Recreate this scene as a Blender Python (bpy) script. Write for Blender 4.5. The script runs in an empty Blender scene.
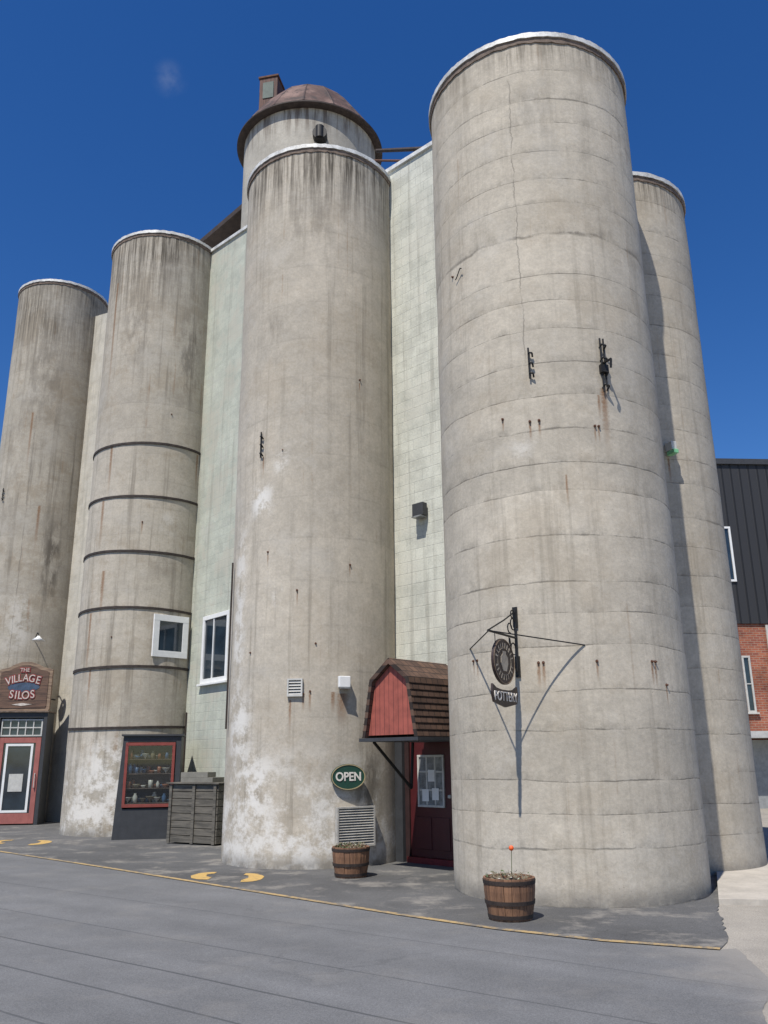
import bpy, bmesh, math, random
from mathutils import Vector, Matrix, noise as mnoise
random.seed(7)
sc=bpy.context.scene
COL=sc.collection
R=math.radians

# ------------------------------------------------------------------ node helper
class NT:
    def __init__(s,name,rough=.85,metal=0.):
        s.mat=bpy.data.materials.new(name); s.mat.use_nodes=True
        s.t=s.mat.node_tree; s.b=s.t.nodes["Principled BSDF"]
        s.b.inputs["Roughness"].default_value=rough; s.b.inputs["Metallic"].default_value=metal
    def n(s,ty,**k):
        x=s.t.nodes.new(ty)
        for a,v in k.items(): setattr(x,a,v)
        return x
    def put(s,sock,v):
        if isinstance(v,bpy.types.NodeSocket): s.t.links.new(v,sock)
        elif isinstance(v,(tuple,list)):
            v=tuple(v)
            if sock.type=='RGBA' and len(v)==3: v=v+(1,)
            sock.default_value=v
        else: sock.default_value=v
    def m(s,op,a,b=0.,c=0.,clamp=False):
        x=s.n("ShaderNodeMath",operation=op); x.use_clamp=clamp
        s.put(x.inputs[0],a); s.put(x.inputs[1],b)
        if op in('MULTIPLY_ADD','SMOOTH_MIN','SMOOTH_MAX','COMPARE'): s.put(x.inputs[2],c)
        return x.outputs[0]
    def mr(s,v,a,b,c=0.,d=1.):
        x=s.n("ShaderNodeMapRange",interpolation_type='SMOOTHSTEP')
        for i,q in enumerate((v,a,b,c,d)): s.put(x.inputs[i],q)
        return x.outputs[0]
    def vec(s,x,y,z=0.):
        c=s.n("ShaderNodeCombineXYZ")
        for i,q in enumerate((x,y,z)): s.put(c.inputs[i],q)
        return c.outputs[0]
    def sep(s,v):
        c=s.n("ShaderNodeSeparateXYZ"); s.put(c.inputs[0],v); return c.outputs
    def noise(s,v,scale=1.,detail=4.,rough=.55,dist=0.):
        x=s.n("ShaderNodeTexNoise"); s.put(x.inputs["Vector"],v)
        x.inputs["Scale"].default_value=scale; x.inputs["Detail"].default_value=detail
        x.inputs["Roughness"].default_value=rough; x.inputs["Distortion"].default_value=dist
        return x.outputs[0]
    def vor(s,v,scale=1.,feature='F1'):
        x=s.n("ShaderNodeTexVoronoi",feature=feature); s.put(x.inputs["Vector"],v)
        x.inputs["Scale"].default_value=scale
        return x.outputs["Distance"]
    def mix(s,f,a,b,blend='MIX'):
        x=s.n("ShaderNodeMix",data_type='RGBA',blend_type=blend)
        s.put(x.inputs[0],f); s.put(x.inputs[6],a); s.put(x.inputs[7],b); return x.outputs[2]
    def mul(s,col,f):
        c=s.n("ShaderNodeCombineColor")
        for i in range(3): s.put(c.inputs[i],f)
        return s.mix(1.,col,c.outputs[0],'MULTIPLY')
    def obj(s): return s.n("ShaderNodeTexCoord").outputs["Object"]
    def uv(s): return s.n("ShaderNodeTexCoord").outputs["UV"]
    def color(s,c): s.put(s.b.inputs["Base Color"],c)
    def bump(s,h,st=.5,dist=.01):
        x=s.n("ShaderNodeBump"); x.inputs["Strength"].default_value=st; x.inputs["Distance"].default_value=dist
        s.put(x.inputs["Height"],h); s.t.links.new(x.outputs[0],s.b.inputs["Normal"])

def plain(name,col,rough=.6,metal=0.,var=.18,sc_=6.,bump=.15,bd=.003):
    k=NT(name,rough,metal); v=k.obj()
    a=k.noise(v,sc_,5,.6); b=k.noise(v,sc_*9,2,.6)
    f=k.m('ADD',k.mr(a,.25,.75,1-var,1+var*.6),k.mr(b,.3,.7,-var*.35,var*.35))
    k.color(k.mul(col,f)); k.bump(a,bump,bd)
    return k.mat

def silo_mat(name,base,H,bh=.76,joint=.3,bandvar=.05,streak=.5,topdark=.5,toplen=2.5,eff=.0,effh=1.6,
             stains=(),cracks=(),patch=.25,seed=0.,whites=(),darks=(),rough=1.,lw=.026,uneven=.0):
    k=NT(name,.92); uvv=k.uv(); u,v,_=k.sep(uvv)
    su=k.m('ADD',u,seed); P=k.vec(su,v,seed)
    big=k.noise(P,.45,4,.6); med=k.noise(P,2.6,7,.66); fine=k.noise(P,24.,4,.68); mot=k.noise(P,8.,5,.7)
    f=k.mr(big,.3,.7,.88,1.09)
    f=k.m('MULTIPLY',f,k.mr(med,.3,.7,.90,1.07))
    f=k.m('MULTIPLY',f,k.mr(mot,.3,.7,.92,1.06))
    f=k.m('MULTIPLY',f,k.mr(fine,.28,.72,.91,1.07))
    wob=k.m('MULTIPLY',k.m('SUBTRACT',k.noise(k.vec(k.m('MULTIPLY',su,.9),k.m('MULTIPLY',v,.6),3.),1.,3,.5),.5),.12)
    wob=k.m('ADD',wob,k.m('MULTIPLY',k.m('SUBTRACT',mot,.5),.022))
    if uneven: wob=k.m('ADD',wob,k.m('MULTIPLY',k.m('SUBTRACT',k.noise(k.vec(0.,k.m('MULTIPLY',v,.95),seed),1.,2,.5),.5),uneven))
    vb=k.m('DIVIDE',k.m('ADD',v,wob),bh)
    wn=k.n("ShaderNodeTexWhiteNoise",noise_dimensions='1D'); k.put(wn.inputs["W"],k.m('ADD',k.m('FLOOR',vb),seed))
    f=k.m('MULTIPLY',f,k.mr(wn.outputs[0],0,1,1-bandvar,1+bandvar))
    fr=k.m('FRACT',vb)
    d=k.m('MINIMUM',fr,k.m('SUBTRACT',1.,fr))
    jm=k.noise(k.vec(k.m('MULTIPLY',su,1.7),k.m('MULTIPLY',v,2.),9.),1.,5,.75)
    lww=k.m('MULTIPLY',k.mr(jm,.3,.7,.5,1.7),lw)
    line=k.m('MULTIPLY',k.mr(d,lww,lw*.1),k.mr(jm,.38,.62,.10,1.))
    soft=k.m('MULTIPLY',k.mr(fr,.34,.0),k.mr(k.noise(k.vec(k.m('MULTIPLY',su,3.5),k.m('MULTIPLY',v,1.8),4.),1.,6,.78),.42,.66))
    f=k.m('MULTIPLY',f,k.m('SUBTRACT',1.,k.m('MULTIPLY',line,joint)))
    f=k.m('MULTIPLY',f,k.m('SUBTRACT',1.,k.m('MULTIPLY',soft,joint*.55)))
    pit=k.mr(k.vor(P,17.),.13,.05); pit=k.m('MULTIPLY',pit,k.mr(med,.47,.60))
    f=k.m('MULTIPLY',f,k.m('SUBTRACT',1.,k.m('MULTIPLY',pit,.45)))
    col=k.mul(base,f)
    bn_=k.noise(P,.9,8,.72)
    bl=k.m('MULTIPLY',k.mr(bn_,.49,.63),patch)
    col=k.mix(bl,col,tuple(c*q for c,q in zip(base,(.64,.58,.50))))
    col=k.mix(k.m('MULTIPLY',k.mr(bn_,.46,.36),.20),col,(.60,.565,.50))
    s1=k.noise(k.vec(k.m('MULTIPLY',su,5.5),k.m('MULTIPLY',v,.16),2.),1.,6,.68)
    s2=k.noise(k.vec(k.m('MULTIPLY',su,13.),k.m('MULTIPLY',v,.45),6.),1.,5,.75)
    st=k.m('MULTIPLY',k.mr(s1,.50,.66),streak*.6)
    col=k.mix(k.m('MULTIPLY',st,k.mr(big,.35,.6,.4,1.2)),col,(.165,.143,.11))
    s3=k.noise(k.vec(k.m('MULTIPLY',su,9.),k.m('MULTIPLY',v,.22),21.),1.,4,.6)
    col=k.mix(k.m('MULTIPLY',k.m('MULTIPLY',k.mr(s3,.60,.72),k.mr(bn_,.43,.58)),streak*.8),col,(.25,.15,.08))
    tg=k.mr(v,H-toplen,H-.05)
    tg2=k.m('POWER',k.m('MAXIMUM',k.m('SUBTRACT',tg,k.m('MULTIPLY',s1,.45)),0.),1.3)
    t3=k.m('MULTIPLY',k.m('MULTIPLY',tg2,k.mr(s2,.36,.66)),k.m('MULTIPLY',k.mr(big,.35,.6,.45,1.15),topdark*1.5),clamp=True)
    col=k.mix(t3,col,(.095,.080,.060))
    if eff>0:
        e=k.m('MULTIPLY',k.mr(v,effh,effh*.2),k.mr(k.noise(P,1.5,8,.74),.45,.60))
        col=k.mix(k.m('MULTIPLY',e,eff,clamp=True),col,(.70,.67,.61))
    wmask=k.mr(k.noise(P,3.,7,.7),.42,.58); dmask=k.mr(k.noise(k.vec(k.m('MULTIPLY',su,4.),k.m('MULTIPLY',v,1.2),1.),1.,6,.7),.40,.6)
    for(lst,mask,cc) in((whites,wmask,(.72,.69,.63)),(darks,dmask,(.12,.103,.08))):
        for(u0,z0,w,h_,a) in lst:
            mk=k.m('MULTIPLY',k.mr(k.m('ABSOLUTE',k.m('SUBTRACT',u,u0)),w,w*.2),k.mr(k.m('ABSOLUTE',k.m('SUBTRACT',v,z0)),h_,h_*.2))
            col=k.mix(k.m('MULTIPLY',k.m('MULTIPLY',mk,mask),a),col,cc)
    for(u0,zc0,zc1) in cracks:
        du=k.m('ABSOLUTE',k.m('ADD',k.m('SUBTRACT',u,u0),k.m('MULTIPLY',k.m('SUBTRACT',k.noise(k.vec(0.,k.m('MULTIPLY',v,2.2),u0),1.,5,.7),.5),.16)))
        mk=k.m('MULTIPLY',k.mr(du,.014,.002),k.m('MULTIPLY',k.mr(v,zc0,zc0+.6),k.mr(v,zc1,zc1-.2)))
        mk=k.m('MULTIPLY',mk,k.mr(k.noise(k.vec(0.,v,u0+4.),2.5,3,.6),.35,.55))
        col=k.mix(k.m('MULTIPLY',mk,.5),col,(.09,.08,.07))
    tot=None
    for(u0,zt,w,L) in stains:
        wv=k.m('MULTIPLY',k.m('SUBTRACT',fine,.5),w*1.2)
        a=k.mr(k.m('ABSOLUTE',k.m('ADD',k.m('SUBTRACT',u,u0),wv)),w,w*.1)
        b=k.m('MULTIPLY',k.mr(v,zt-L,zt-L*.1),k.mr(v,zt+.02,zt))
        q=k.m('MULTIPLY',a,b); tot=q if tot is None else k.m('MAXIMUM',tot,q)
    if tot is not None:
        tot=k.m('MULTIPLY',tot,k.mr(fine,.2,.6,.35,.85))
        col=k.mix(tot,col,(.21,.105,.045))
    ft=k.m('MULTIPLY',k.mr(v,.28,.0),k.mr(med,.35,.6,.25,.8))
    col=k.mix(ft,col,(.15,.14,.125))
    k.color(col)
    h=k.m('ADD',k.m('MULTIPLY',mot,.32),k.m('MULTIPLY',fine,.26*rough))
    h=k.m('SUBTRACT',h,k.m('MULTIPLY',line,.28*min(1,joint*1.6)))
    k.bump(h,.55,.014)
    return k.mat

def block_mat(name,base,peel=.2,grey=(.42,.41,.37),seed=0.,mort=.86):
    k=NT(name,.88); o=k.obj(); x,y,z=k.sep(o); P=k.vec(x,z,seed)
    br=k.n("ShaderNodeTexBrick"); k.put(br.inputs["Vector"],P)
    br.inputs["Color1"].default_value=(.95,.95,.95,1); br.inputs["Color2"].default_value=(1.03,1.03,1.03,1); br.inputs["Mortar"].default_value=(mort,mort,mort,1)
    br.inputs["Scale"].default_value=1.; br.inputs["Brick Width"].default_value=.41; br.inputs["Row Height"].default_value=.205; br.inputs["Mortar Size"].default_value=.007
    br.inputs["Mortar Smooth"].default_value=.5
    med=k.noise(P,2.2,7,.68); fine=k.noise(P,30.,3,.6); bl=k.noise(P,1.1,9,.72)
    col=k.mix(1.,base,br.outputs["Color"],'MULTIPLY')
    col=k.mul(col,k.m('MULTIPLY',k.mr(med,.3,.7,.76,1.10),k.mr(fine,.3,.7,.90,1.05)))
    col=k.mix(k.m('MULTIPLY',k.mr(bl,.49,.58),peel),col,grey)
    col=k.mix(k.m('MULTIPLY',k.mr(bl,.44,.36),peel*.6),col,(.66,.64,.57))
    st=k.noise(k.vec(k.m('MULTIPLY',x,6.),k.m('MULTIPLY',z,.2),seed),1.,6,.68)
    col=k.mix(k.m('MULTIPLY',k.mr(st,.49,.70),.5),col,(.25,.235,.19))
    k.color(col); k.bump(k.m('ADD',k.m('MULTIPLY',br.outputs["Fac"],-1.),k.m('MULTIPLY',fine,.35)),.4,.012)
    return k.mat

def brick_mat():
    k=NT("red_brick",.9); x,y,z=k.sep(k.obj()); P=k.vec(x,z,0.)
    br=k.n("ShaderNodeTexBrick"); k.put(br.inputs["Vector"],P)
    br.inputs["Color1"].default_value=(.38,.12,.06,1); br.inputs["Color2"].default_value=(.25,.07,.045,1); br.inputs["Mortar"].default_value=(.34,.23,.17,1)
    br.inputs["Scale"].default_value=1.; br.inputs["Brick Width"].default_value=.215; br.inputs["Row Height"].default_value=.075; br.inputs["Mortar Size"].default_value=.009
    k.color(k.mul(br.outputs["Color"],k.mr(k.noise(P,1.5,6,.6),.3,.7,.6,1.15))); return k.mat

def asphalt_mat(name,base,dark_lines=False,patchy=.2,dust=.2):
    k=NT(name,.93); o=k.obj(); x,y,z=k.sep(o)
    big=k.noise(o,.35,4,.6); med=k.noise(o,2.,6,.65); ag=k.noise(o,80.,2,.7); sp=k.vor(o,110.)
    f=k.m('MULTIPLY',k.mr(big,.3,.7,1-patchy,1+patchy),k.mr(med,.3,.7,.92,1.07))
    f=k.m('MULTIPLY',f,k.mr(ag,.3,.7,.80,1.19))
    f=k.m('MULTIPLY',f,k.mr(sp,.15,.6,1.16,.90))
    col=k.mul(base,f)
    w=k.m('ADD',k.m('MULTIPLY',x,.60),k.m('MULTIPLY',y,.80))
    if dark_lines:
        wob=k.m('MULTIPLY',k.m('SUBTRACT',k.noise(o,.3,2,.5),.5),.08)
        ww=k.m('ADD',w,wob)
        for w0,wd,a in((4.85,.018,.75),(4.22,.018,.68),(5.70,.016,.55),(6.9,.016,.45),(3.5,.018,.6)):  # thin dark lines, nearly parallel, coloured into the road surface
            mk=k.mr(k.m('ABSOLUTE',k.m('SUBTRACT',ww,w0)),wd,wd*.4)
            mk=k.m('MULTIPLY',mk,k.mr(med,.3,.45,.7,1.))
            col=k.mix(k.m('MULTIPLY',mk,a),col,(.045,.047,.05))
        t=k.noise(k.vec(k.m('MULTIPLY',w,1.7),k.m('MULTIPLY',x,.06),0.),1.,3,.5)
        col=k.mul(col,k.mr(t,.3,.7,.90,1.10))
    cr=k.vor(k.vec(k.m('ADD',x,k.m('MULTIPLY',med,.9)),k.m('ADD',y,k.m('MULTIPLY',big,1.2)),0.),.4 if dark_lines else .9,'DISTANCE_TO_EDGE')
    cm=k.m('MULTIPLY',k.mr(cr,.010,.002),k.mr(k.noise(o,.5,2,.5),.50,.62))
    col=k.mix(k.m('MULTIPLY',cm,.2 if dark_lines else .6),col,(.025,.025,.025))
    dn=k.noise(o,1.3,8,.7)
    dm=k.m('MULTIPLY',k.mr(dn,.50,.66),dust)
    col=k.mix(dm,col,(.32,.295,.255))
    if dark_lines:
        e=k.mr(k.m('ADD',x,k.m('MULTIPLY',k.m('SUBTRACT',dn,.5),1.6)),2.0,3.1)
        col=k.mix(k.m('MULTIPLY',e,.6),col,(.30,.275,.235))
    k.color(col); k.bump(k.m('ADD',ag,k.m('MULTIPLY',med,.5)),.5,.005)
    return k.mat

def paint_mat(name,col,under,wear=.5):
    k=NT(name,.8); o=k.obj()
    n=k.noise(o,9.,7,.75); n2=k.noise(o,70.,2,.7); b=k.noise(o,1.3,3,.5)
    mk=k.mr(k.m('ADD',k.m('ADD',k.m('MULTIPLY',n,.6),k.m('MULTIPLY',n2,.3)),k.m('MULTIPLY',b,.25)),wear,wear+.12)
    c=k.mix(mk,col,under); k.color(k.mul(c,k.mr(n2,.3,.7,.8,1.15))); return k.mat

def wood_mat(name,col,dark,axis='x',sc_=1.,rough=.8):
    k=NT(name,rough); x,y,z=k.sep(k.obj())
    if axis=='x': v=k.vec(k.m('MULTIPLY',x,2.),k.m('MULTIPLY',y,22.),k.m('MULTIPLY',z,22.))
    else: v=k.vec(k.m('MULTIPLY',x,22.),k.m('MULTIPLY',y,22.),k.m('MULTIPLY',z,2.))
    g=k.noise(v,sc_,5,.65,.6)
    k.color(k.mix(k.mr(g,.35,.68),col,dark)); k.bump(g,.4,.004); return k.mat

def glass_dark(name,col=(.02,.03,.04)):
    k=NT(name,.06); k.b.inputs["Specular IOR Level"].default_value=.8
    k.color(k.mul(col,k.mr(k.noise(k.obj(),1.7,3,.5),.3,.7,.6,1.5))); return k.mat

def pane_mat(name):
    m=bpy.data.materials.new(name); m.use_nodes=True; t=m.node_tree; t.nodes.clear()
    o=t.nodes.new("ShaderNodeOutputMaterial"); mx=t.nodes.new("ShaderNodeMixShader")
    a=t.nodes.new("ShaderNodeBsdfTransparent"); a.inputs[0].default_value=(.84,.86,.86,1); b=t.nodes.new("ShaderNodeBsdfGlossy"); b.inputs["Roughness"].default_value=.03
    mx.inputs[0].default_value=.05
    t.links.new(a.outputs[0],mx.inputs[1]); t.links.new(b.outputs[0],mx.inputs[2]); t.links.new(mx.outputs[0],o.inputs[0]); return m

# ------------------------------------------------------------------ mesh helpers
def box(bm,x0,x1,y0,y1,z0,z1):
    vs=[bm.verts.new(p) for p in((x0,y0,z0),(x1,y0,z0),(x1,y1,z0),(x0,y1,z0),(x0,y0,z1),(x1,y0,z1),(x1,y1,z1),(x0,y1,z1))]
    for q in((0,3,2,1),(4,5,6,7),(0,1,5,4),(1,2,6,5),(2,3,7,6),(3,0,4,7)): bm.faces.new([vs[i] for i in q])
    return vs
def rod(bm,a,b,r,n=8,r2=None):
    a=Vector(a);b=Vector(b);d=(b-a).normalized()
    u=d.orthogonal().normalized();w=d.cross(u); r2=r if r2 is None else r2
    A=[bm.verts.new(a+(u*math.cos(t)+w*math.sin(t))*r) for t in [2*math.pi*i/n for i in range(n)]]
    B=[bm.verts.new(b+(u*math.cos(t)+w*math.sin(t))*r2) for t in [2*math.pi*i/n for i in range(n)]]
    for i in range(n): bm.faces.new((A[i],A[(i+1)%n],B[(i+1)%n],B[i]))
    bm.faces.new(A[::-1]); bm.faces.new(B)
def tube(bm,pts,r,n=8):
    for a,b in zip(pts,pts[1:]): rod(bm,a,b,r,n)
def lathe(bm,prof,n=48,cx=0,cy=0,capb=False,capt=False,jit=0.):
    rings=[]
    for(r,z) in prof:
        if r<1e-6: rings.append([bm.verts.new((cx,cy,z))]); continue
        rings.append([bm.verts.new((cx+r*math.cos(2*math.pi*i/n),cy+r*math.sin(2*math.pi*i/n),z+(random.uniform(-jit,jit) if jit else 0))) for i in range(n)])
    for A,B in zip(rings,rings[1:]):
        for i in range(n):
            j=(i+1)%n
            if len(A)==1: bm.faces.new((A[0],B[i],B[j])) if len(B)>1 else None
            elif len(B)==1: bm.faces.new((A[i],A[j],B[0]))
            else: bm.faces.new((A[i],A[j],B[j],B[i]))
    if capb and len(rings[0])>1: bm.faces.new(rings[0][::-1])
    if capt and len(rings[-1])>1: bm.faces.new(rings[-1])
def prism(bm,poly,y0,y1):
    A=[bm.verts.new((p[0],y0,p[1])) for p in poly];B=[bm.verts.new((p[0],y1,p[1])) for p in poly]
    n=len(poly)
    for i in range(n): bm.faces.new((A[i],A[(i+1)%n],B[(i+1)%n],B[i]))
    bm.faces.new(A[::-1]);bm.faces.new(B)
def sheet(bm,poly,z):
    bm.faces.new([bm.verts.new((p[0],p[1],z)) for p in poly])
def strip(bm,pts,w,z):
    L=[];Rr=[]
    for i,p in enumerate(pts):
        a=Vector(pts[max(i-1,0)]);b=Vector(pts[min(i+1,len(pts)-1)])
        d=(b-a).normalized();nrm=Vector((-d.y,d.x)); ww=w[i] if isinstance(w,(list,tuple)) else w
        L.append(bm.verts.new((p[0]+nrm.x*ww/2,p[1]+nrm.y*ww/2,z)));Rr.append(bm.verts.new((p[0]-nrm.x*ww/2,p[1]-nrm.y*ww/2,z)))
    for i in range(len(pts)-1): bm.faces.new((L[i],Rr[i],Rr[i+1],L[i+1]))
def mk(name,bm,mat,parent=None,loc=(0,0,0),rz=0.,smooth=False,bev=0.,norm=True,auto=False):
    if norm: bmesh.ops.recalc_face_normals(bm,faces=bm.faces)
    me=bpy.data.meshes.new(name); bm.to_mesh(me); bm.free()
    if smooth:
        for p in me.polygons: p.use_smooth=True
    o=bpy.data.objects.new(name,me); COL.objects.link(o)
    if mat: me.materials.append(mat)
    o.parent=parent; o.location=loc; o.rotation_euler=(0,0,rz)
    if auto:
        m=o.modifiers.new("es","EDGE_SPLIT"); m.split_angle=R(35)
    if bev>0:
        b=o.modifiers.new("bev","BEVEL"); b.width=bev; b.segments=2; b.limit_method='ANGLE'; b.angle_limit=R(40)
    return o
def empty(name,loc,rz=0.,label=None,cat=None,group=None,parent=None):
    o=bpy.data.objects.new(name,None); COL.objects.link(o); o.location=loc; o.rotation_euler=(0,0,rz); o.empty_display_size=.2
    o.parent=parent
    tag(o,label,cat,group); return o
def tag(o,label=None,cat=None,group=None,kind=None):
    if label:o["label"]=label
    if cat:o["category"]=cat
    if group:o["group"]=group
    if kind:o["kind"]=kind
    return o
def text(body,size,mat,parent,loc,name="lettering",ext=.004,off=0.,rot=(R(90),0,0),align='CENTER',sx=1.):
    cu=bpy.data.curves.new(name,"FONT"); cu.body=body; cu.size=size; cu.extrude=ext; cu.offset=off; cu.align_x=align; cu.align_y='CENTER'; cu.resolution_u=6
    t=bpy.data.objects.new(name,cu); COL.objects.link(t)
    bpy.context.view_layer.update()
    me=bpy.data.meshes.new_from_object(t.evaluated_get(bpy.context.evaluated_depsgraph_get()))
    bpy.data.objects.remove(t); me.name=name; me.materials.clear(); me.materials.append(mat)
    o=bpy.data.objects.new(name,me); COL.objects.link(o); o.parent=parent; o.location=loc; o.rotation_euler=rot; o.scale=(sx,1,1); return o
def ellipse(a,b,n=40,cx=0,cz=0): return [(cx+a*math.cos(2*math.pi*i/n),cz+b*math.sin(2*math.pi*i/n)) for i in range(n)]
def ring_prism(bm,a,b,w,y0,y1,n=40,cx=0,cz=0):
    o_=ellipse(a,b,n,cx,cz);i_=ellipse(a-w,b-w,n,cx,cz)
    V=[[bm.verts.new((p[0],y,p[1])) for p in q] for q in(o_,i_) for y in(y0,y1)]
    O0,O1,I0,I1=V
    for i in range(n):
        j=(i+1)%n
        bm.faces.new((O0[i],O0[j],O1[j],O1[i])); bm.faces.new((I0[i],I1[i],I1[j],I0[j])); bm.faces.new((O0[i],I0[i],I0[j],O0[j])); bm.faces.new((O1[i],O1[j],I1[j],I1[i]))

# ------------------------------------------------------------------ materials
M={}
M['black']=plain("black_iron",(.018,.017,.016),.55,.3)
M['rust']=plain("rusty_iron",(.12,.055,.032),.85,.1,.4,12)
M['browndark']=plain("dark_brown_metal",(.05,.036,.030),.75,.2,.4,6)
M['hoop']=plain("dark_steel_hoop",(.05,.038,.032),.8,.2,.4,10)
M['rimdark']=plain("weathered_rim",(.17,.125,.095),.85,0.,.5,7)
M['cap']=plain("pale_flashing",(.66,.65,.61),.55,.1,.35,4)
M['white']=plain("white_vinyl",(.80,.80,.78),.45,0.,.06)
M['offwhite']=plain("off_white_metal",(.55,.54,.50),.55,0.,.15)
M['darkgrey']=plain("charcoal_trim",(.042,.044,.048),.6,0.,.2)
M['darktrim']=plain("dark_entrance_trim",(.035,.016,.015),.6,0.,.3)
M['redtrim']=plain("red_trim_paint",(.24,.05,.038),.6,0.,.2)
M['doorred']=plain("dark_red_door_paint",(.075,.011,.013),.45,0.,.15)
M['sillred']=plain("worn_red_sill",(.20,.018,.018),.6,0.,.25)
M['salmon']=plain("faded_red_door_paint",(.36,.12,.10),.6,0.,.15)
M['glass']=glass_dark("window_glass")
M['glassw']=plain("pale_blind_glass",(.25,.26,.26),.15,0.,.45,9,0.)
M['pane']=pane_mat("clear_pane")

# ------------------------------------------------------------------ silos
SIL={1:(-10.86,25.53,1.42,16.65),2:(-6.16,21.20,1.51,15.35),3:(-1.26,15.15,1.51,13.0),4:(2.435,11.60,1.58,11.9),5:(4.27,13.96,1.46,11.4)}
def U(k,h): return -R(h)*SIL[k][2]
smat={
1:silo_mat("silo_concrete_stained",(.410,.368,.298),16.6,.9,.12,.03,.9,.95,5.,.0,1.,patch=.55,seed=11.,
   stains=((U(1,-20),9.,.06,1.6),(U(1,0),12.,.05,2.2),(U(1,15),6.,.05,1.8)),whites=((U(1,-10),5.5,.5,1.2,.4),),
   darks=((U(1,-40),7.4,.40,1.8,.9),(U(1,-10),13.2,.9,2.2,.45),(U(1,20),10.,.5,3.,.3)),cracks=((U(1,-5),3.,12.),)),
2:silo_mat("silo_concrete_hooped",(.450,.403,.327),15.35,.69,.12,.03,.85,.95,4.2,.85,2.3,patch=.45,seed=23.,
   stains=((U(2,27),9.2,.06,1.5),(U(2,32),7.8,.07,1.4),(U(2,24),6.0,.07,1.6),(U(2,30),3.7,.05,1.1),(U(2,-62),9.2,.05,1.2),(U(2,-10),7.2,.03,.4),(U(2,40),14.,.06,4.),(U(2,36),5.,.06,2.)),
   darks=((U(2,-45),11.8,.5,1.9,.6),(U(2,10),12.6,.6,1.7,.5),(U(2,-30),6.2,.5,.5,.35)),whites=((U(2,0),1.2,1.1,1.3,.9),(U(2,-35),7.2,.3,.4,.4))),
3:silo_mat("silo_concrete_patched",(.490,.437,.354),13.0,.74,.11,.02,.65,1.05,2.8,.95,2.3,patch=.30,seed=37.,
   stains=((U(3,-22),2.6,.14,.6),(U(3,-16),2.62,.05,.4),(U(3,-2),2.62,.03,.35),(U(3,2),2.58,.03,.3),(U(3,-26.7),4.7,.02,.2),(U(3,34),6.7,.03,.45),(U(3,10),2.5,.03,.6),(U(3,-34),8.1,.02,.2),(U(3,28),4.95,.02,.3),(U(3,7),4.26,.02,.3)),
   whites=((U(3,35),5.9,.35,.4,.9),(U(3,20),6.6,.2,.35,.65),(U(3,50),2.1,.5,.8,.85),(U(3,35),1.2,.7,.7,.8),(U(3,-20),.35,1.2,.35,.85),(U(3,20),4.2,.15,.3,.5),(U(3,55),4.,.3,2.2,.75)),
   darks=((U(3,-40),1.2,.40,.8,.8),(U(3,-78),7.,.18,5.,.4),(U(3,30),9.2,.35,.5,.35),(U(3,0),11.3,.8,.7,.35))),
4:silo_mat("silo_concrete_banded",(.495,.441,.354),11.9,.47,.52,.045,.42,.65,1.,.12,1.2,patch=.30,seed=53.,rough=1.3,lw=.024,uneven=.75,
   stains=((U(4,22.6),2.66,.035,.36),(U(4,20.5),2.66,.03,.34),(U(4,-2.2),2.66,.02,.25),(U(4,-29.3),2.66,.03,.34),(U(4,-31.3),2.66,.025,.34),(U(4,-37.3),2.4,.02,.3),(U(4,54),2.75,.02,.25),(U(4,56.5),2.75,.02,.2),
           (U(4,-16.3),6.2,.07,1.),(U(4,-13.5),6.1,.03,.4),(U(4,19.8),5.75,.025,.3),(U(4,15.5),5.75,.025,.25),(U(4,-10.3),5.65,.02,.25),(U(4,-12.2),5.65,.02,.25),(U(4,33.),5.85,.02,.2),(U(4,5),5.0,.02,.5)),
   cracks=((U(4,20),6.4,11.8),),whites=((U(4,25),5.4,.2,.25,.35),),darks=((U(4,10),10.6,.5,.8,.28),(U(4,-30),9.,.4,.8,.22))),
5:silo_mat("silo_concrete_rear",(.460,.41,.330),11.4,.47,.5,.04,.5,.7,1.3,.12,1.,patch=.32,seed=71.,rough=1.2,lw=.024,uneven=.75,
   stains=((U(5,-9.1),6.1,.03,.5),)),
}
amp={1:.008,2:.008,3:.012,4:.011,5:.011}
def silo_wall(k,parent):
    cx,cy,r,H=SIL[k]; n=176; bm=bmesh.new(); uvl=bm.loops.layers.uv.new("UVMap")
    a=amp[k]; m=int(H/.16); rings=[]
    for j in range(m+1):
        zz=H*j/m; row=[]
        for i in range(n+1):
            h=-180+360*i/n; q=R(h)
            dx,dy=-math.sin(q),-math.cos(q)
            nz=mnoise.noise(Vector((dx*r*.8+k*7,dy*r*.8,zz*.8)))*a+mnoise.noise(Vector((dx*r*3+k,dy*r*3,zz*3)))*a*.3
            row.append((bm.verts.new((dx*(r+nz),dy*(r+nz),zz)),-q*r,zz))
        rings.append(row)
    for A,B in zip(rings,rings[1:]):
        for i in range(n):
            qs=(A[i],B[i],B[i+1],A[i+1])
            f=bm.faces.new([q[0] for q in qs]); f.smooth=True
            for l,q in zip(f.loops,qs): l[uvl].uv=(q[1],q[2])
    return mk("wall",bm,smat[k],parent,smooth=True)
labels={1:"tall stained grey concrete silo beside the shop entrance",
2:"grey concrete silo ringed with dark steel hoops above a display window",
3:"beige concrete silo with white patches and a green oval sign",
4:"large beige banded concrete silo carrying the hanging shop sign",
5:"beige concrete silo partly shaded by the neighbouring silo"}
SO={}
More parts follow.
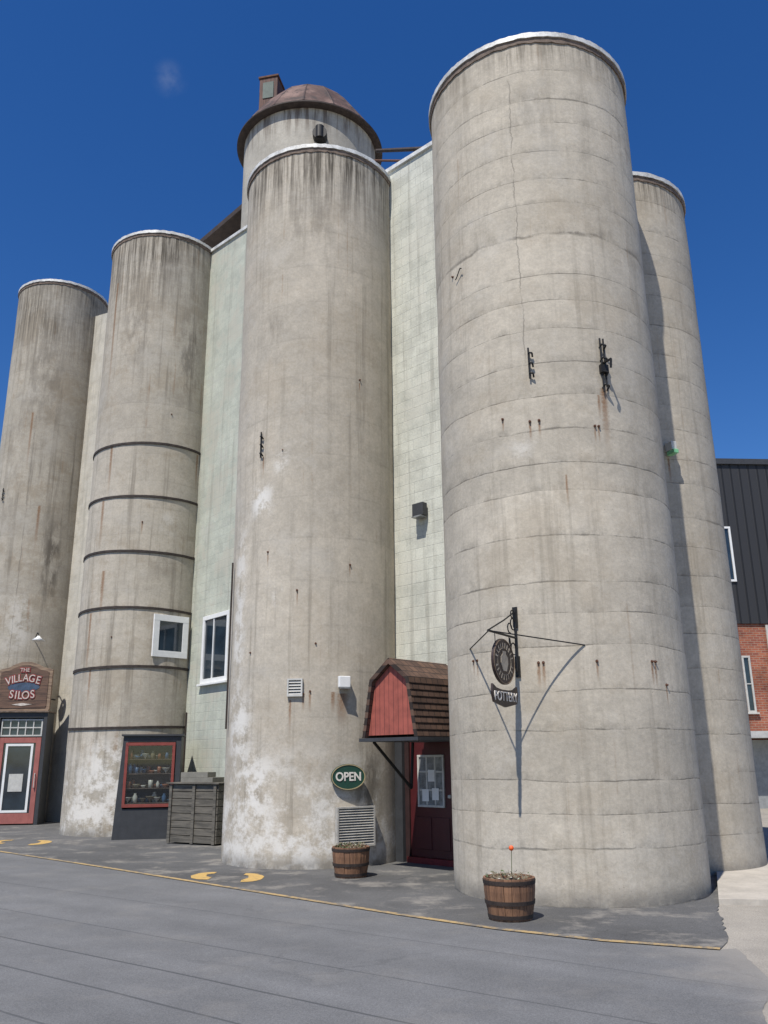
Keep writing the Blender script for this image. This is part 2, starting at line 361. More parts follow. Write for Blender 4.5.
for k,(cx,cy,r,H) in SIL.items():
    e=empty("silo",(cx,cy,0),0,labels[k],"silo","row of concrete silos"); SO[k]=e
    silo_wall(k,e)
    bm=bmesh.new(); hb=.12
    lathe(bm,[(r-.02,H-hb),(r+.018,H-hb),(r+.02,H),(r-.3,H+.002)],160,jit=.014)
    mk("roof_rim",bm,M['rimdark'],e,smooth=True,auto=True)
    bm=bmesh.new()
    lathe(bm,[(r+.015,H-.03),(r+.04,H-.035),(r+.04,H+.045),(r-.1,H+.07),(0,H+.30)],160,jit=.009)
    mk("roof_cap",bm,M['cap'],e,smooth=True,auto=True)
def on(k,h,z,off=0.):
    r=SIL[k][2]+off; return (-math.sin(R(h))*r,-math.cos(R(h))*r,z)
def onw(k,h,z,off=0.):
    x,y,zz=on(k,h,z,off); return (SIL[k][0]+x,SIL[k][1]+y,zz)
for z in(9.25,7.87,6.47,5.08,3.70,2.34):
    bm=bmesh.new(); r=SIL[2][2]+.012
    prof=[(r-.012,-.028),(r+.014,-.028),(r+.014,.028),(r-.012,.028)]
    n=96; rings=[[bm.verts.new((p[0]*math.cos(2*math.pi*i/n),p[0]*math.sin(2*math.pi*i/n),p[1]+.018*math.sin(4*math.pi*i/n+z)+random.uniform(-.003,.003))) for i in range(n)] for p in prof]
    for A,B in zip(rings,rings[1:]):
        for i in range(n): bm.faces.new((A[i],A[(i+1)%n],B[(i+1)%n],B[i]))
    mk("hoop",bm,M['hoop'],SO[2],(0,0,z))

# windows -------------------------------------------------
def window(parent,loc,rz,w,h,fw=.07,mull=(),trans=(),fm=None,gm=None,deep=.05,name="window",sill=False):
    fm=fm or M['white']; gm=gm or M['glass']
    bm=bmesh.new()
    box(bm,-w/2,w/2,-deep,.02,h/2-fw,h/2); box(bm,-w/2,w/2,-deep,.02,-h/2,-h/2+fw)
    box(bm,-w/2,-w/2+fw,-deep+.002,.02,-h/2+fw,h/2-fw); box(bm,w/2-fw,w/2,-deep+.002,.02,-h/2+fw,h/2-fw)
    for x in mull: box(bm,x-.015,x+.015,-deep+.01,.01,-h/2+fw,h/2-fw)
    for z in trans: box(bm,-w/2+fw,w/2-fw,-deep+.008,.01,z-.015,z+.015)
    if sill: box(bm,-w/2-.06,w/2+.06,-deep-.05,.02,-h/2-.05,-h/2-.002)
    o=mk(name,bm,fm,parent,loc,rz,bev=.004)
    bm=bmesh.new(); box(bm,-w/2+fw*.9,w/2-fw*.9,-.012,0,-h/2+fw*.9,h/2-fw*.9); mk("pane",bm,gm,o)
    return o
w2=window(SO[2],on(2,-43,4.45,-.01),R(43),.92,1.0,.15,fm=M['white'],deep=.03)
bm=bmesh.new(); box(bm,-.44,.44,.0,.13,-.48,.48); mk("jamb",bm,M['offwhite'],w2,(0,.021,0))

# ------------------------------------------------------------------ mill building (walls between the silos)
BB=Vector((-1.,18.,0.))
bld=empty("mill_building",BB,0,"pale green block mill building behind the concrete silos","building")
def slab(name,A,B,zA,zB,mat,th=.3):
    A=Vector(A);B=Vector(B);L=(B-A).length; d=(B-A)/L; rz=math.atan2(d.y,d.x)
    bm=bmesh.new()
    prism(bm,[(0,0),(L,0),(L,zB),(0,zA)],0,th)
    o=mk(name,bm,mat,bld,(A.x-BB.x,A.y-BB.y,0),rz); return o,L
mA=block_mat("cream_render_wall",(.57,.53,.445),.3,seed=3.,mort=.98)
mB=block_mat("pale_green_block",(.530,.550,.460),.6,(.45,.42,.345),seed=5.,mort=.93)
mC=block_mat("pale_painted_block",(.63,.63,.54),.3,(.50,.47,.40),seed=8.,mort=.83)
wA,_=slab("wall",(-10.55,25.85),(-5.65,21.67),16.1,14.8,mA)
wB,LB=slab("wall",(-5.65,21.67),(-.78,15.62),15.5,14.2,mB)
wC,LC=slab("wall",(-.78,15.62),(2.89,12.07),13.25,13.1,mC)
wC["label"]="pale painted block wall above the entrance"
for(w,L,za,zb) in((wB,LB,15.5,14.2),(wC,LC,13.25,13.1)):
    bm=bmesh.new(); prism(bm,[(0,za+.003),(L,zb+.003),(L,zb+.09),(0,za+.09)],-.05,.4); mk("parapet_flashing",bm,M['cap'],w)
bm=bmesh.new()
poly=[(-10.3,26.4),(-5.0,22.3),(-.4,16.1),(3.2,12.7),(4.3,14.6),(5.6,18.),(1.,28.5),(-5.,32.)]
A=[bm.verts.new((p[0]-BB.x,p[1]-BB.y,0)) for p in poly];B=[bm.verts.new((p[0]-BB.x,p[1]-BB.y,12.6)) for p in poly]
for i in range(len(poly)): bm.faces.new((A[i],A[(i+1)%len(poly)],B[(i+1)%len(poly)],B[i]))
bm.faces.new(B); mk("rear_wall",bm,mA,bld)
window(wB,(LB-5.0,-.002,4.10),0,1.28,1.58,.10,mull=(-.1,),fm=M['white'],sill=True)
# door + entrance in wall C
dcx=Vector((1.04,13.85))-Vector((-.78,15.62)); s0=dcx.length
dx=s0-.42
bm=bmesh.new()
box(bm,dx-.56,dx-.47,-.06,.0,0,2.2);box(bm,dx+.47,dx+.56,-.06,0,0,2.2);box(bm,dx-.56,dx+.56,-.06,0,2.202,2.32)
mk("door_frame",bm,M['darktrim'],wC)
bm=bmesh.new(); box(bm,dx-.465,dx+.465,-.035,-.004,.10,2.195)
box(bm,dx-.36,dx-.02,-.05,-.036,.22,.70);box(bm,dx+.02,dx+.36,-.05,-.036,.22,.70)
door=mk("door",bm,M['doorred'],wC,bev=.006)
dw=window(door,(dx,-.036,1.25),0,.56,.80,.035,mull=(-.09,.09),trans=(-.14,.14),fm=M['offwhite'],gm=M['glassw'],deep=.03)
for nx,nz in((-.11,-.22),(.10,-.20),(.02,.08)):
    bm=bmesh.new(); box(bm,nx-.07,nx+.07,-.030,-.022,nz-.09,nz+.09); mk("notice",bm,M['white'],dw)
bm=bmesh.new(); lathe(bm,[(0,.99),(.028,1.0),(.032,1.02),(.028,1.04),(0,1.05)],12,dx+.41,-.085)
mk("handle",bm,M['offwhite'],door)
bm=bmesh.new(); box(bm,dx-.50,dx+.50,-.10,-.002,.0,.095); mk("doorstep",bm,M['sillred'],wC)
bm=bmesh.new(); box(bm,dx-.80,dx-.565,-.12,-.002,0,1.9); mk("side_panel",bm,M['darkgrey'],wC)

# canopy ------------------------------------------------
can=empty("canopy",(.087-BB.x,12.83-BB.y,0),R(-44),parent=bld)
shing=NT("brown_shingles",.9); x,y,z=shing.sep(shing.obj())
br=shing.n("ShaderNodeTexBrick"); shing.put(br.inputs["Vector"],shing.vec(y,shing.m('MULTIPLY',z,1.),0.))
for nme,v in(("Color1",(.13,.075,.05,1)),("Color2",(.085,.05,.036,1)),("Mortar",(.03,.02,.016,1))): br.inputs[nme].default_value=v
br.inputs["Scale"].default_value=1.;br.inputs["Brick Width"].default_value=.13;br.inputs["Row Height"].default_value=.095;br.inputs["Mortar Size"].default_value=.006
shing.color(shing.mul(br.outputs["Color"],shing.mr(shing.noise(shing.obj(),4.,5,.6),.3,.7,.7,1.25)))
shing.bump(shing.m('MULTIPLY',br.outputs["Fac"],-1.),.6,.02)
prof=[(-.56,1.90),(-.40,2.76),(0,3.06),(.40,2.76),(.56,1.90)]
inner=[(-.50,1.90),(-.345,2.72),(0,2.975),(.345,2.72),(.50,1.90)]
bm=bmesh.new(); y0c,y1c=-.07,1.28
O=[[bm.verts.new((p[0],yy,p[1])) for p in q] for yy in(y0c,y1c) for q in(prof,inner)]
for i in range(4):
    bm.faces.new((O[0][i],O[0][i+1],O[2][i+1],O[2][i])); bm.faces.new((O[1][i],O[3][i],O[3][i+1],O[1][i+1]))
    bm.faces.new((O[0][i],O[1][i],O[1][i+1],O[0][i+1])); bm.faces.new((O[2][i],O[2][i+1],O[3][i+1],O[3][i]))
for i in(0,4): bm.faces.new((O[0][i],O[2][i],O[3][i],O[1][i]))
for sgn in(-1,1):
    for j in range(9):
        t=j/9.; xa=.56-.16*t; za=1.90+.86*t
        box(bm,sgn*xa-.004+sgn*.006,sgn*xa+.004+sgn*.006,y0c+.001,y1c-.001,za,za+.012)
mk("roof",bm,shing.mat,can)
rs=NT("red_board_siding",.75); x,y,z=rs.sep(rs.obj())
fx=rs.m('FRACT',rs.m('DIVIDE',rs.m('ADD',x,5.),.095)); ln=rs.mr(rs.m('ABSOLUTE',rs.m('SUBTRACT',fx,.5)),.43,.49)
rs.color(rs.mul(rs.mix(ln,(.33,.085,.06),(.12,.03,.025)),rs.mr(rs.noise(rs.obj(),6.,6,.6),.3,.7,.82,1.15))); rs.bump(rs.m('MULTIPLY',ln,-1.),.5,.01)
bm=bmesh.new(); prism(bm,[(-.49,1.935),(-.34,2.715),(0,2.965),(.34,2.715),(.49,1.935)],.0,.03); mk("gable",bm,rs.mat,can)
bm=bmesh.new(); box(bm,-.60,.60,-.10,1.28,1.845,1.895); mk("soffit",bm,M['darkgrey'],can)
bm=bmesh.new(); tube(bm,[(-.50,.12,1.84),(-.50,.95,1.15),(-.50,1.0,1.84)],.024); mk("brace",bm,M['black'],can)

# galleries & beams on the roof
bm=bmesh.new(); rod(bm,(-.1-BB.x,18.6-BB.y,17.0),(1.35-BB.x,14.6-BB.y,13.75),.05,6); mk("roof_beam",bm,M['browndark'],bld)
bm=bmesh.new(); rod(bm,(-.2-BB.x,18.6-BB.y,16.7),(1.2-BB.x,14.7-BB.y,13.5),.03,6); mk("roof_beam",bm,M['rust'],bld)
gal=bmesh.new(); a=Vector((-6.3-BB.x,22.9-BB.y,16.1)); b=Vector((-2.6-BB.x,19.7-BB.y,16.9)); d=(b-a); s_=Vector((d.y,-d.x,0)).normalized()*.3; up=Vector((0,0,.16))
V=[gal.verts.new(p) for p in(a-s_,a+s_,b+s_,b-s_,a-s_+up,a+s_+up,b+s_+up,b-s_+up)]
for q in((0,3,2,1),(4,5,6,7),(0,1,5,4),(1,2,6,5),(2,3,7,6),(3,0,4,7)): gal.faces.new([V[i] for i in q])
mk("conveyor_gallery",gal,M['browndark'],bld)

# ------------------------------------------------------------------ domed tower (rises from the roof behind)
tw=empty("domed_tower",(-2.03,20.4,0),0,"round concrete tower with rusty domed metal cap","tower")
k=NT("tower_render",.9); o=k.obj(); x,y,z=k.sep(o)
c=k.mul((.42,.39,.33),k.m('MULTIPLY',k.mr(k.noise(o,1.,7,.65),.3,.7,.78,1.1),k.mr(k.noise(o,20.,3,.6),.3,.7,.92,1.06)))
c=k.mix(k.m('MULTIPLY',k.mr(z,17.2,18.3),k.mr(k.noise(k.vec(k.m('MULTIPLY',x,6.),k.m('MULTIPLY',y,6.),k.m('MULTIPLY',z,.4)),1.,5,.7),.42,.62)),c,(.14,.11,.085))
k.color(c); k.bump(k.noise(o,9.,5,.6),.4,.02)
bm=bmesh.new(); lathe(bm,[(1.88,12.55),(1.88,15),(1.88,18.4)],96); mk("wall",bm,k.mat,tw,smooth=True)
k=NT("rusty_dome_metal",.75,.1); o=k.obj(); x,y,z=k.sep(o)
ang=k.m('ARCTAN2',y,x); seg=k.m('FRACT',k.m('MULTIPLY',ang,16/6.28318)); sm=k.mr(k.m('ABSOLUTE',k.m('SUBTRACT',seg,.5)),.45,.5)
c=k.mix(k.mr(k.noise(o,1.2,7,.65),.38,.62),(.085,.045,.034),(.21,.13,.105)); c=k.mix(k.mr(k.noise(o,2.6,7,.7),.48,.60),c,(.045,.028,.023)); c=k.mix(k.m('MULTIPLY',sm,.7),c,(.03,.02,.017))
k.color(c); k.bump(k.m('ADD',sm,k.noise(o,6.,4,.6)),.5,.03); dome=k.mat
bm=bmesh.new(); lathe(bm,[(1.83,18.34),(2.06,18.38),(2.08,18.43),(1.92,18.70),(1.68,19.08),(1.44,19.44),(1.16,19.80),(.80,20.12),(.45,20.30),(.2,20.36),(0,20.38)],16)
mk("dome",bm,dome,tw)
bm=bmesh.new(); lathe(bm,[(1.88,18.33),(2.04,18.33),(2.09,18.36),(2.09,18.40),(2.04,18.42)],96); mk("eave",bm,M['browndark'],tw,smooth=True,auto=True)
bm=bmesh.new(); box(bm,-.27,.27,-.27,.27,18.8,20.52); bx=mk("vent_housing",bm,wood_mat("vent_boards",(.15,.075,.055),(.05,.03,.025),'z'),tw,(-1.12,-.38,0),R(-12),bev=.01)
bm=bmesh.new(); box(bm,-.30,.30,-.30,.30,20.523,20.58); mk("vent_lid",bm,M['rust'],bx)
bm=bmesh.new(); box(bm,-.16,.16,-.29,-.272,19.8,20.35); mk("vent_louver",bm,plain("verdigris",(.10,.13,.11),.7),bx)
bm=bmesh.new(); rod(bm,(0,0,0),(0,-.26,0),.19,20); rod(bm,(0,-.2,-.16),(0,-.2,.20),.12,16); mk("vent_pipe",bm,M['black'],tw,(.44,-1.8,17.4))

# ------------------------------------------------------------------ entrance porch of silo 1
p1=empty("entrance_porch",(-9.90,23.49,0),R(8),"charcoal entrance porch with faded red glass door","porch")
bm=bmesh.new(); W=.66
box(bm,-W,-W+.10,0,.75,0,2.9);box(bm,W-.10,W,0,.75,0,2.9);box(bm,-W+.10,W-.10,0,.75,2.76,2.9);box(bm,-W+.10,W-.10,.3,.75,0,2.76)
mk("wall",bm,M['darkgrey'],p1,bev=.008)
bm=bmesh.new(); box(bm,-W-.03,W+.03,-.06,.8,2.903,2.94); mk("roof",bm,M['rimdark'],p1)
bm=bmesh.new()
box(bm,-.55,-.42,.05,.12,.04,2.24);box(bm,.41,.54,.05,.12,.04,2.24);box(bm,-.42,.41,.05,.12,2.10,2.24);box(bm,-.42,.41,.05,.12,.04,.30)
d1=mk("door",bm,M['salmon'],p1,bev=.005)
bm=bmesh.new(); box(bm,-.43,.42,.08,.10,.29,2.11); mk("pane",bm,M['glass'],d1)
bm=bmesh.new(); box(bm,-.36,-.30,.06,.079,.32,2.08);box(bm,.29,.35,.06,.079,.32,2.08);box(bm,-.30,.29,.06,.079,2.02,2.08);box(bm,-.30,.29,.06,.079,.32,.38); mk("pane_frame",bm,M['white'],d1)
bm=bmesh.new(); box(bm,-.20,.16,.066,.076,.85,1.30); mk("notice",bm,M['offwhite'],d1)
bm=bmesh.new(); tube(bm,[(.47,.06,.95),(.47,.0,.95),(.47,.0,1.3),(.47,.06,1.3)],.012); mk("handle",bm,M['offwhite'],d1)
window(p1,(0,.1,2.5),0,1.08,.46,.04,mull=(-.3,-.1,.1,.3),trans=(0,),fm=M['offwhite'],gm=M['glass'],name="transom_window")

# village sign: squarish wooden board with a gently shaped top
sg=empty("shop_sign",(-10.12,23.93,3.62),R(-4),"brown wooden shop sign with shaped top and curved lettering","sign")
arch=[(-.76,-.66),(.76,-.66),(.79,-.60),(.79,.46),(.70,.50),(.50,.54),(.34,.62),(.14,.69),(-.14,.69),(-.34,.62),(-.50,.54),(-.70,.50),(-.79,.46),(-.79,-.60)]
bm=bmesh.new(); prism(bm,arch,-.03,.03); bd=mk("board",bm,wood_mat("sign_border_wood",(.30,.21,.14),(.13,.085,.06)),sg)
bm=bmesh.new(); prism(bm,[(x*.88,z*.87) for x,z in arch],-.045,-.031); mk("face",bm,wood_mat("sign_face_wood",(.155,.090,.060),(.065,.040,.030)),bd)
cream=plain("cream_letter_paint",(.72,.67,.60),.6,0.,.15,12)
muted=plain("muted_tan_letter_paint",(.42,.36,.28),.6,0.,.25,16)
lred=plain("red_letter_outline",(.26,.045,.04),.6,0.,.25)
lpale=plain("pale_letter_paint",(.55,.50,.44),.6,0.,.3,14)
sblue=plain("sign_blue_paint",(.05,.08,.13),.6,0.,.4,9)
bm=bmesh.new(); prism(bm,ellipse(.46,.13,32,0,-.01),-.050,-.046); mk("blue_emblem",bm,sblue,bd)
for m_,o_,yy,e_ in((lred,.022,-.056,.004),(lpale,.0,-.066,.004)):
    text("THE",.15,m_,sg,(0,yy,.46),off=o_,ext=e_)
    word="VILLAGE"; xs=[-.45,-.335,-.245,-.12,.045,.225,.41]
    for ch,xx in zip(word,xs):
        text(ch,.275+abs(xx)*.06,m_,sg,(xx,yy,.24-.42*xx*xx),name="letter",off=o_,ext=e_,rot=(R(90),xx*.55,0),sx=.92)
    word="SILOS"; xs=[-.32,-.19,-.07,.09,.285]
    for ch,xx in zip(word,xs):
        text(ch,.31,m_,sg,(xx,yy,-.24+.30*xx*xx),name="letter",off=o_,ext=e_,rot=(R(90),-xx*.4,0),sx=.92)
bm=bmesh.new(); prism(bm,[(-.30,-.48),(0,-.44),(.30,-.48),(0,-.52)],-.055,-.046); mk("ornament",bm,lpale,bd)
bm=bmesh.new(); rod(bm,(-.5,.0,-.3),(-.5,.5,-.3),.02); mk("bracket",bm,M['black'],sg)
bm=bmesh.new(); rod(bm,(.5,0,-.3),(.5,.9,-.3),.02); mk("bracket",bm,M['black'],sg)
lp=empty("wall_lamp",onw(1,-31,4.95),R(31),"gooseneck lamp curved over the wooden shop sign","lamp")
bm=bmesh.new(); tube(bm,[(0,.02,0),(0,-.15,.12),(0,-.35,.2),(0,-.52,.16),(0,-.6,.02)],.015); mk("arm",bm,M['black'],lp,smooth=True)
bm=bmesh.new(); lathe(bm,[(.03,.08),(.06,.04),(.19,-.06),(.18,-.06),(.05,.03)],24,0,-.6); mk("lamp_shade",bm,M['white'],lp,smooth=True)

# ------------------------------------------------------------------ display case on silo 2
mid=Vector((-5.14,19.0)); ca=R(10)
dc=empty("display_case",(mid.x,mid.y,0),ca,"charcoal display case with red framed window of pottery","display case")
bm=bmesh.new(); W=.68
prism(bm,[(-W,0),(-W+.16,0),(-.47,2.12),(-.58,2.12)],0,.9)
prism(bm,[(W-.12,0),(W-.01,0),(W-.03,2.12),(W-.14,2.12)],0,.9)
box(bm,-.48,.56,0.002,.9,2.00,2.12); box(bm,-.54,.57,.001,.9,0,.62); box(bm,-.49,.57,.30,.9,.62,2.00)
mk("wall",bm,M['darkgrey'],dc,bev=.006)
bm=bmesh.new(); prism(bm,[(-.62,2.122),(.69,2.122),(.69,2.16),(-.62,2.16)],-.05,.9); mk("roof",bm,M['darkgrey'],dc)
bm=bmesh.new()
box(bm,-.52,.53,-.03,.0,1.92,1.985);box(bm,-.52,.53,-.03,0,.65,.715);box(bm,-.52,-.46,-.028,0,.715,1.92);box(bm,.47,.53,-.028,0,.715,1.92)
fr_=mk("window_frame",bm,M['redtrim'],dc,bev=.004)
bm=bmesh.new(); box(bm,-.46,.47,-.012,-.006,.715,1.92); mk("pane",bm,M['pane'],fr_)
for z in(.74,1.04,1.34,1.64):
    bm=bmesh.new(); box(bm,-.48,.56,.03,.29,z-.015,z); mk("shelf",bm,M['rimdark'],dc)
potc=[plain("glaze_a",(.60,.58,.50),.3),plain("glaze_b",(.08,.15,.26),.3),plain("glaze_c",(.32,.12,.06),.35),plain("glaze_d",(.24,.20,.13),.3)]
profs=[[(0,0),(.05,0),(.07,.06),(.075,.13),(.04,.18),(.045,.21)],[(0,0),(.04,0),(.09,.05),(.10,.08),(.095,.08),(.04,.02)],[(0,0),(.05,0),(.055,.14),(.05,.14),(.045,.02)],[(0,0),(.015,0),(.02,.02),(.10,.10),(.11,.11),(.10,.115),(.02,.05)]]
pm=[]
for i,pf in enumerate(profs):
    for j in range(4):
        bm=bmesh.new(); lathe(bm,pf,20); me=bpy.data.meshes.new("pottery_piece"); bmesh.ops.recalc_face_normals(bm,faces=bm.faces); bm.to_mesh(me); bm.free()
        for p in me.polygons: p.use_smooth=True
        me.materials.append(potc[j]); pm.append(me)
c10,s10=math.cos(ca),math.sin(ca)
for z in(.742,1.042,1.342,1.642):
    for i in range(12):
        lx=-.41+i*.076+random.uniform(-.008,.008); ly=.09+(.10 if i%2 else 0)+random.uniform(-.01,.01)
        o=bpy.data.objects.new("pottery_piece",random.choice(pm)); COL.objects.link(o)
        o.location=(mid.x+lx*c10-ly*s10,mid.y+lx*s10+ly*c10,z); q=random.uniform(.6,1.05); o.scale=(q*.85,q*.85,q*1.1)
        tag(o,"small glazed pottery piece standing on a display shelf","pottery","pottery on the display shelves")

# ------------------------------------------------------------------ grey plank bin
bc=Vector((-4.44,18.05)); rv=Vector((.866,-.5)); bw=1.30
cn=bc+rv*bw/2
bn=empty("storage_bin",(cn.x,cn.y,0),R(-30),"weathered grey plank bin with odds and ends on top","storage bin")
gw=wood_mat("grey_weathered_planks",(.15,.135,.11),(.065,.06,.05),'x')
bm=bmesh.new()
for i in range(8):
    z=.04+i*.138; q=random.uniform(0,.01)
    box(bm,-bw/2,bw/2,-q,.025,z,z+.126); box(bm,-bw/2-.001,-bw/2+.025,.026,.6,z,z+.126); box(bm,bw/2-.025,bw/2+.001,.026,.6,z,z+.126)
    box(bm,-bw/2,bw/2,.6,.625,z,z+.126)
mk("planks",bm,gw,bn,bev=.004)
for sx in(-bw/2+.03,0,bw/2-.1):
    bm=bmesh.new(); box(bm,sx,sx+.07,-.035,-.012,.02,1.14); mk("batten",bm,gw,bn,bev=.003)
bm=bmesh.new(); box(bm,-bw/2-.05,bw/2+.05,-.06,.66,1.145,1.175); mk("lid",bm,gw,bn,bev=.004)
bm=bmesh.new(); box(bm,-.45,.4,.1,.45,1.178,1.27); box(bm,-.50,.22,.15,.4,1.273,1.37); mk("loose_boards",bm,plain("pale_board",(.2,.19,.16),.8),bn)

# ------------------------------------------------------------------ small fixtures on silo 3
def louver(parent,loc,rz,w,h,n,mat,name):
    bm=bmesh.new(); f=.025
    box(bm,-w/2,w/2,-.04,.05,h/2-f,h/2);box(bm,-w/2,w/2,-.04,.05,-h/2,-h/2+f);box(bm,-w/2,-w/2+f,-.04,.05,-h/2+f,h/2-f);box(bm,w/2-f,w/2,-.04,.05,-h/2+f,h/2-f)
    for i in range(n):
        z=-h/2+f+(h-2*f)*(i+.1)/n; t=(h-2*f)/n
        prism_pts=[(-w/2+f,-.038,z),(w/2-f,-.038,z),(w/2-f,.0,z+t*.75),(-w/2+f,.0,z+t*.75)]
        vs=[bm.verts.new(p) for p in prism_pts]+[bm.verts.new((p[0],p[1]+.006,p[2]+.006)) for p in prism_pts]
        for q in((0,1,2,3),(7,6,5,4),(0,4,5,1),(3,2,6,7),(0,3,7,4),(1,5,6,2)): bm.faces.new([vs[k_] for k_ in q])
    box(bm,-w/2+f,w/2-f,.03,.05,-h/2+f,h/2-f)
    return mk(name,bm,mat,parent,loc,rz)
louver(SO[3],on(3,-30,.60,.03),R(30),.66,.58,14,plain("pale_grey_vent_metal",(.42,.40,.36),.7,0.,.25),"louver_vent")
louver(SO[3],on(3,7,2.70,.01),R(-7),.25,.28,5,M['offwhite'],"wall_vent")
def flood(loc,rz,label,mat,s=1.):
    e=empty("wall_lamp",loc,rz,label,"lamp")
    bm=bmesh.new(); box(bm,-.10*s,.10*s,-.10*s,0,-.09*s,.10*s); mk("housing",bm,mat,e,bev=.012)
    bm=bmesh.new(); prism(bm,[(-.085*s,-.11*s),(.085*s,-.11*s),(.085*s,-.093*s),(-.085*s,-.093*s)],-.13*s,-.01*s); mk("lens",bm,M['glassw'],e)
    bm=bmesh.new(); box(bm,-.05*s,.05*s,.001,.05,-.05*s,.05*s); mk("back_plate",bm,M['rust'],e)
    return e
flood(onw(3,-22,2.78,.03),R(22),"small white wall lamp above rust stains",M['white'],.95)
flood((.687-.02,14.19-.02,5.77),R(-44),"dark floodlight high on the pale block wall",M['darkgrey'],1.25)
op=empty("open_sign",onw(3,-25,1.33,.05),R(20),"green oval sign reading OPEN with gold rim","sign")
bm=bmesh.new(); prism(bm,ellipse(.28,.195),-.015,.015); mk("board",bm,plain("sign_green_paint",(.015,.06,.04),.5,0.,.1),op)
gold=plain("gold_letter_paint",(.45,.36,.20),.5,0.,.1)
bm=bmesh.new(); ring_prism(bm,.275,.19,.012,-.024,-.016); mk("border",bm,gold,op)
text("OPEN",.18,cream,op,(0,-.02,0),off=.004,sx=.9)
bm=bmesh.new(); rod(bm,(-.15,.015,.1),(-.15,.05,.1),.01); mk("bracket",bm,M['black'],op)
bm=bmesh.new(); rod(bm,(.15,.015,.1),(.15,.14,.1),.01); mk("bracket",bm,M['black'],op)

# iron anchors ------------------------------------------
def anchor(k_,h,z0,z1,out=.05,rungs=3,big=False):
    bm=bmesh.new(); L=z1-z0
    rod(bm,(-.02,-.03,0),(-.02,-.03,L),.012)
    if big: rod(bm,(.03,-.03,.1*L),(.03,-.03,L),.012)
    for i in range(rungs):
        z=L*(i+.3)/rungs; tube(bm,[(-.02,.03,z),(-.02,-out,z+.03),(.03,-out-.02,z+.01),(.03,-.02,z-.03)],.012,6)
    if big: tube(bm,[(0,.05,L*.55),(0,-.22,L*.5),(0,-.20,L*.35)],.016,6); box(bm,-.05,.06,-.06,.0,L*.35,L*.5)
    mk("wall_anchor",bm,M['black'],SO[k_],on(k_,h,z0,.0),R(-h))
anchor(3,35.2,6.7,7.18,.05); anchor(4,17.6,6.36,6.80,.04); anchor(4,-16.8,6.15,6.92,.07,4,True); anchor(1,28,9.2,9.6,.05)
def bolt(k_,h,z,s=1.):
    bm=bmesh.new(); rod(bm,(0,.03,0),(0,-.025*s,0),.011*s,8); rod(bm,(0,.005,0),(0,-.006,0),.018*s,10); mk("anchor_bolt",bm,M['rust'],SO[k_],on(k_,h,z,.0),R(-h))
for h,z in((22.6,2.68),(20.5,2.68),(-2.2,2.68),(-29.3,2.69),(-31.3,2.69),(-37.3,2.42),(54,2.77),(56.5,2.77),(19.8,5.77),(15.5,5.77),(-10.3,5.67),(-12.2,5.67),(33,5.87),(61.6,8.36)): bolt(4,h,z)
for h,z in((-26.7,4.73),(28,4.97),(7.2,4.28),(-34,8.17),(18.9,6.77),(-5,3.4),(-2,2.64),(2,2.6),(40,3.3)): bolt(3,h,z)
for h,z in((-10,7.2),(10,4.4),(-30,10.1)): bolt(2,h,z)
bm=bmesh.new(); tube(bm,[(0,0,0),(.03,0,.02),(.13,-.01,.12),(.16,-.01,.10)],.008,6); mk("iron_hook",bm,M['black'],SO[4],on(4,58,8.25,.03),R(-58))

# conduits
bm=bmesh.new(); x,y,_=on(3,66,0,.05); tube(bm,[(x,y,2.1),(x,y,4.95)],.016); mk("conduit",bm,M['browndark'],SO[3])
bm=bmesh.new(); x,y,_=on(2,-70,0,.06); tube(bm,[(x,y,1.0),(x,y,3.35)],.025); mk("conduit",bm,M['rimdark'],SO[2])
bm=bmesh.new(); x,y,_=on(2,-64,0,.06); tube(bm,[(x,y,0),(x,y,2.7)],.018); mk("conduit",bm,M['browndark'],SO[2])

# green-lit lamp on silo 5
gl=empty("wall_lamp",onw(5,-9,6.22,.02),R(20),"small lamp with green tinted glass on the rear silo","lamp")
bm=bmesh.new(); box(bm,-.05,.05,-.16,0,-.02,.12); mk("housing",bm,M['offwhite'],gl,bev=.01)
bm=bmesh.new(); box(bm,-.045,.045,-.20,-.02,-.09,-.022); mk("lens",bm,plain("green_lens",(.25,.60,.30),.25),gl,bev=.01)

# ------------------------------------------------------------------ hanging pottery sign
hs=empty("hanging_sign",onw(4,31.8,2.97),R(-31.8),"black iron bracket with dark oval pottery sign on the silo","hanging sign")
bm=bmesh.new()
tube(bm,[(0,-.03,-.42),(0,-.03,.36)],.016); tube(bm,[(0,-.02,.02),(0,-.82,.02)],.014); 
for cy_,cz_,rr in((-.10,.18,.07),(-.10,.30,.05),(-.20,.12,.06),(-.12,-.12,.07)):
    tube(bm,[(0,cy_+rr*math.cos(t),cz_+rr*math.sin(t)) for t in [i*.5 for i in range(11)]],.008,6)
tube(bm,[(0,-.03,.34),(0,-.35,.20),(0,-.8,.03)],.009,6); tube(bm,[(0,-.03,-.40),(0,-.14,-.30),(0,-.22,0.)],.009,6)
box(bm,-.03,.03,-.03,.0,-.45,-.2); box(bm,-.03,.03,-.03,0,.15,.40)
mk("bracket",bm,M['black'],hs)
def loc4(h,z):
    p=Vector(onw(4,h,z))-Vector(onw(4,31.8,2.97)); a=R(31.8); return (p.x*math.cos(a)-p.y*math.sin(a),p.x*math.sin(a)+p.y*math.cos(a),p.z)
for hz in((59.1,2.93),(2.4,2.87)):
    bm=bmesh.new(); tube(bm,[loc4(*hz),(0,-.80,.02)],.008,6); mk("guy_rod",bm,M['black'],hs)
ov=empty("sign_plate",(0,-.44,-.30),R(-90),parent=hs)
bm=bmesh.new(); prism(bm,ellipse(.30,.265),-.014,.014); mk("board",bm,plain("sign_dark_paint",(.035,.020,.018),.5,0.,.1),ov)
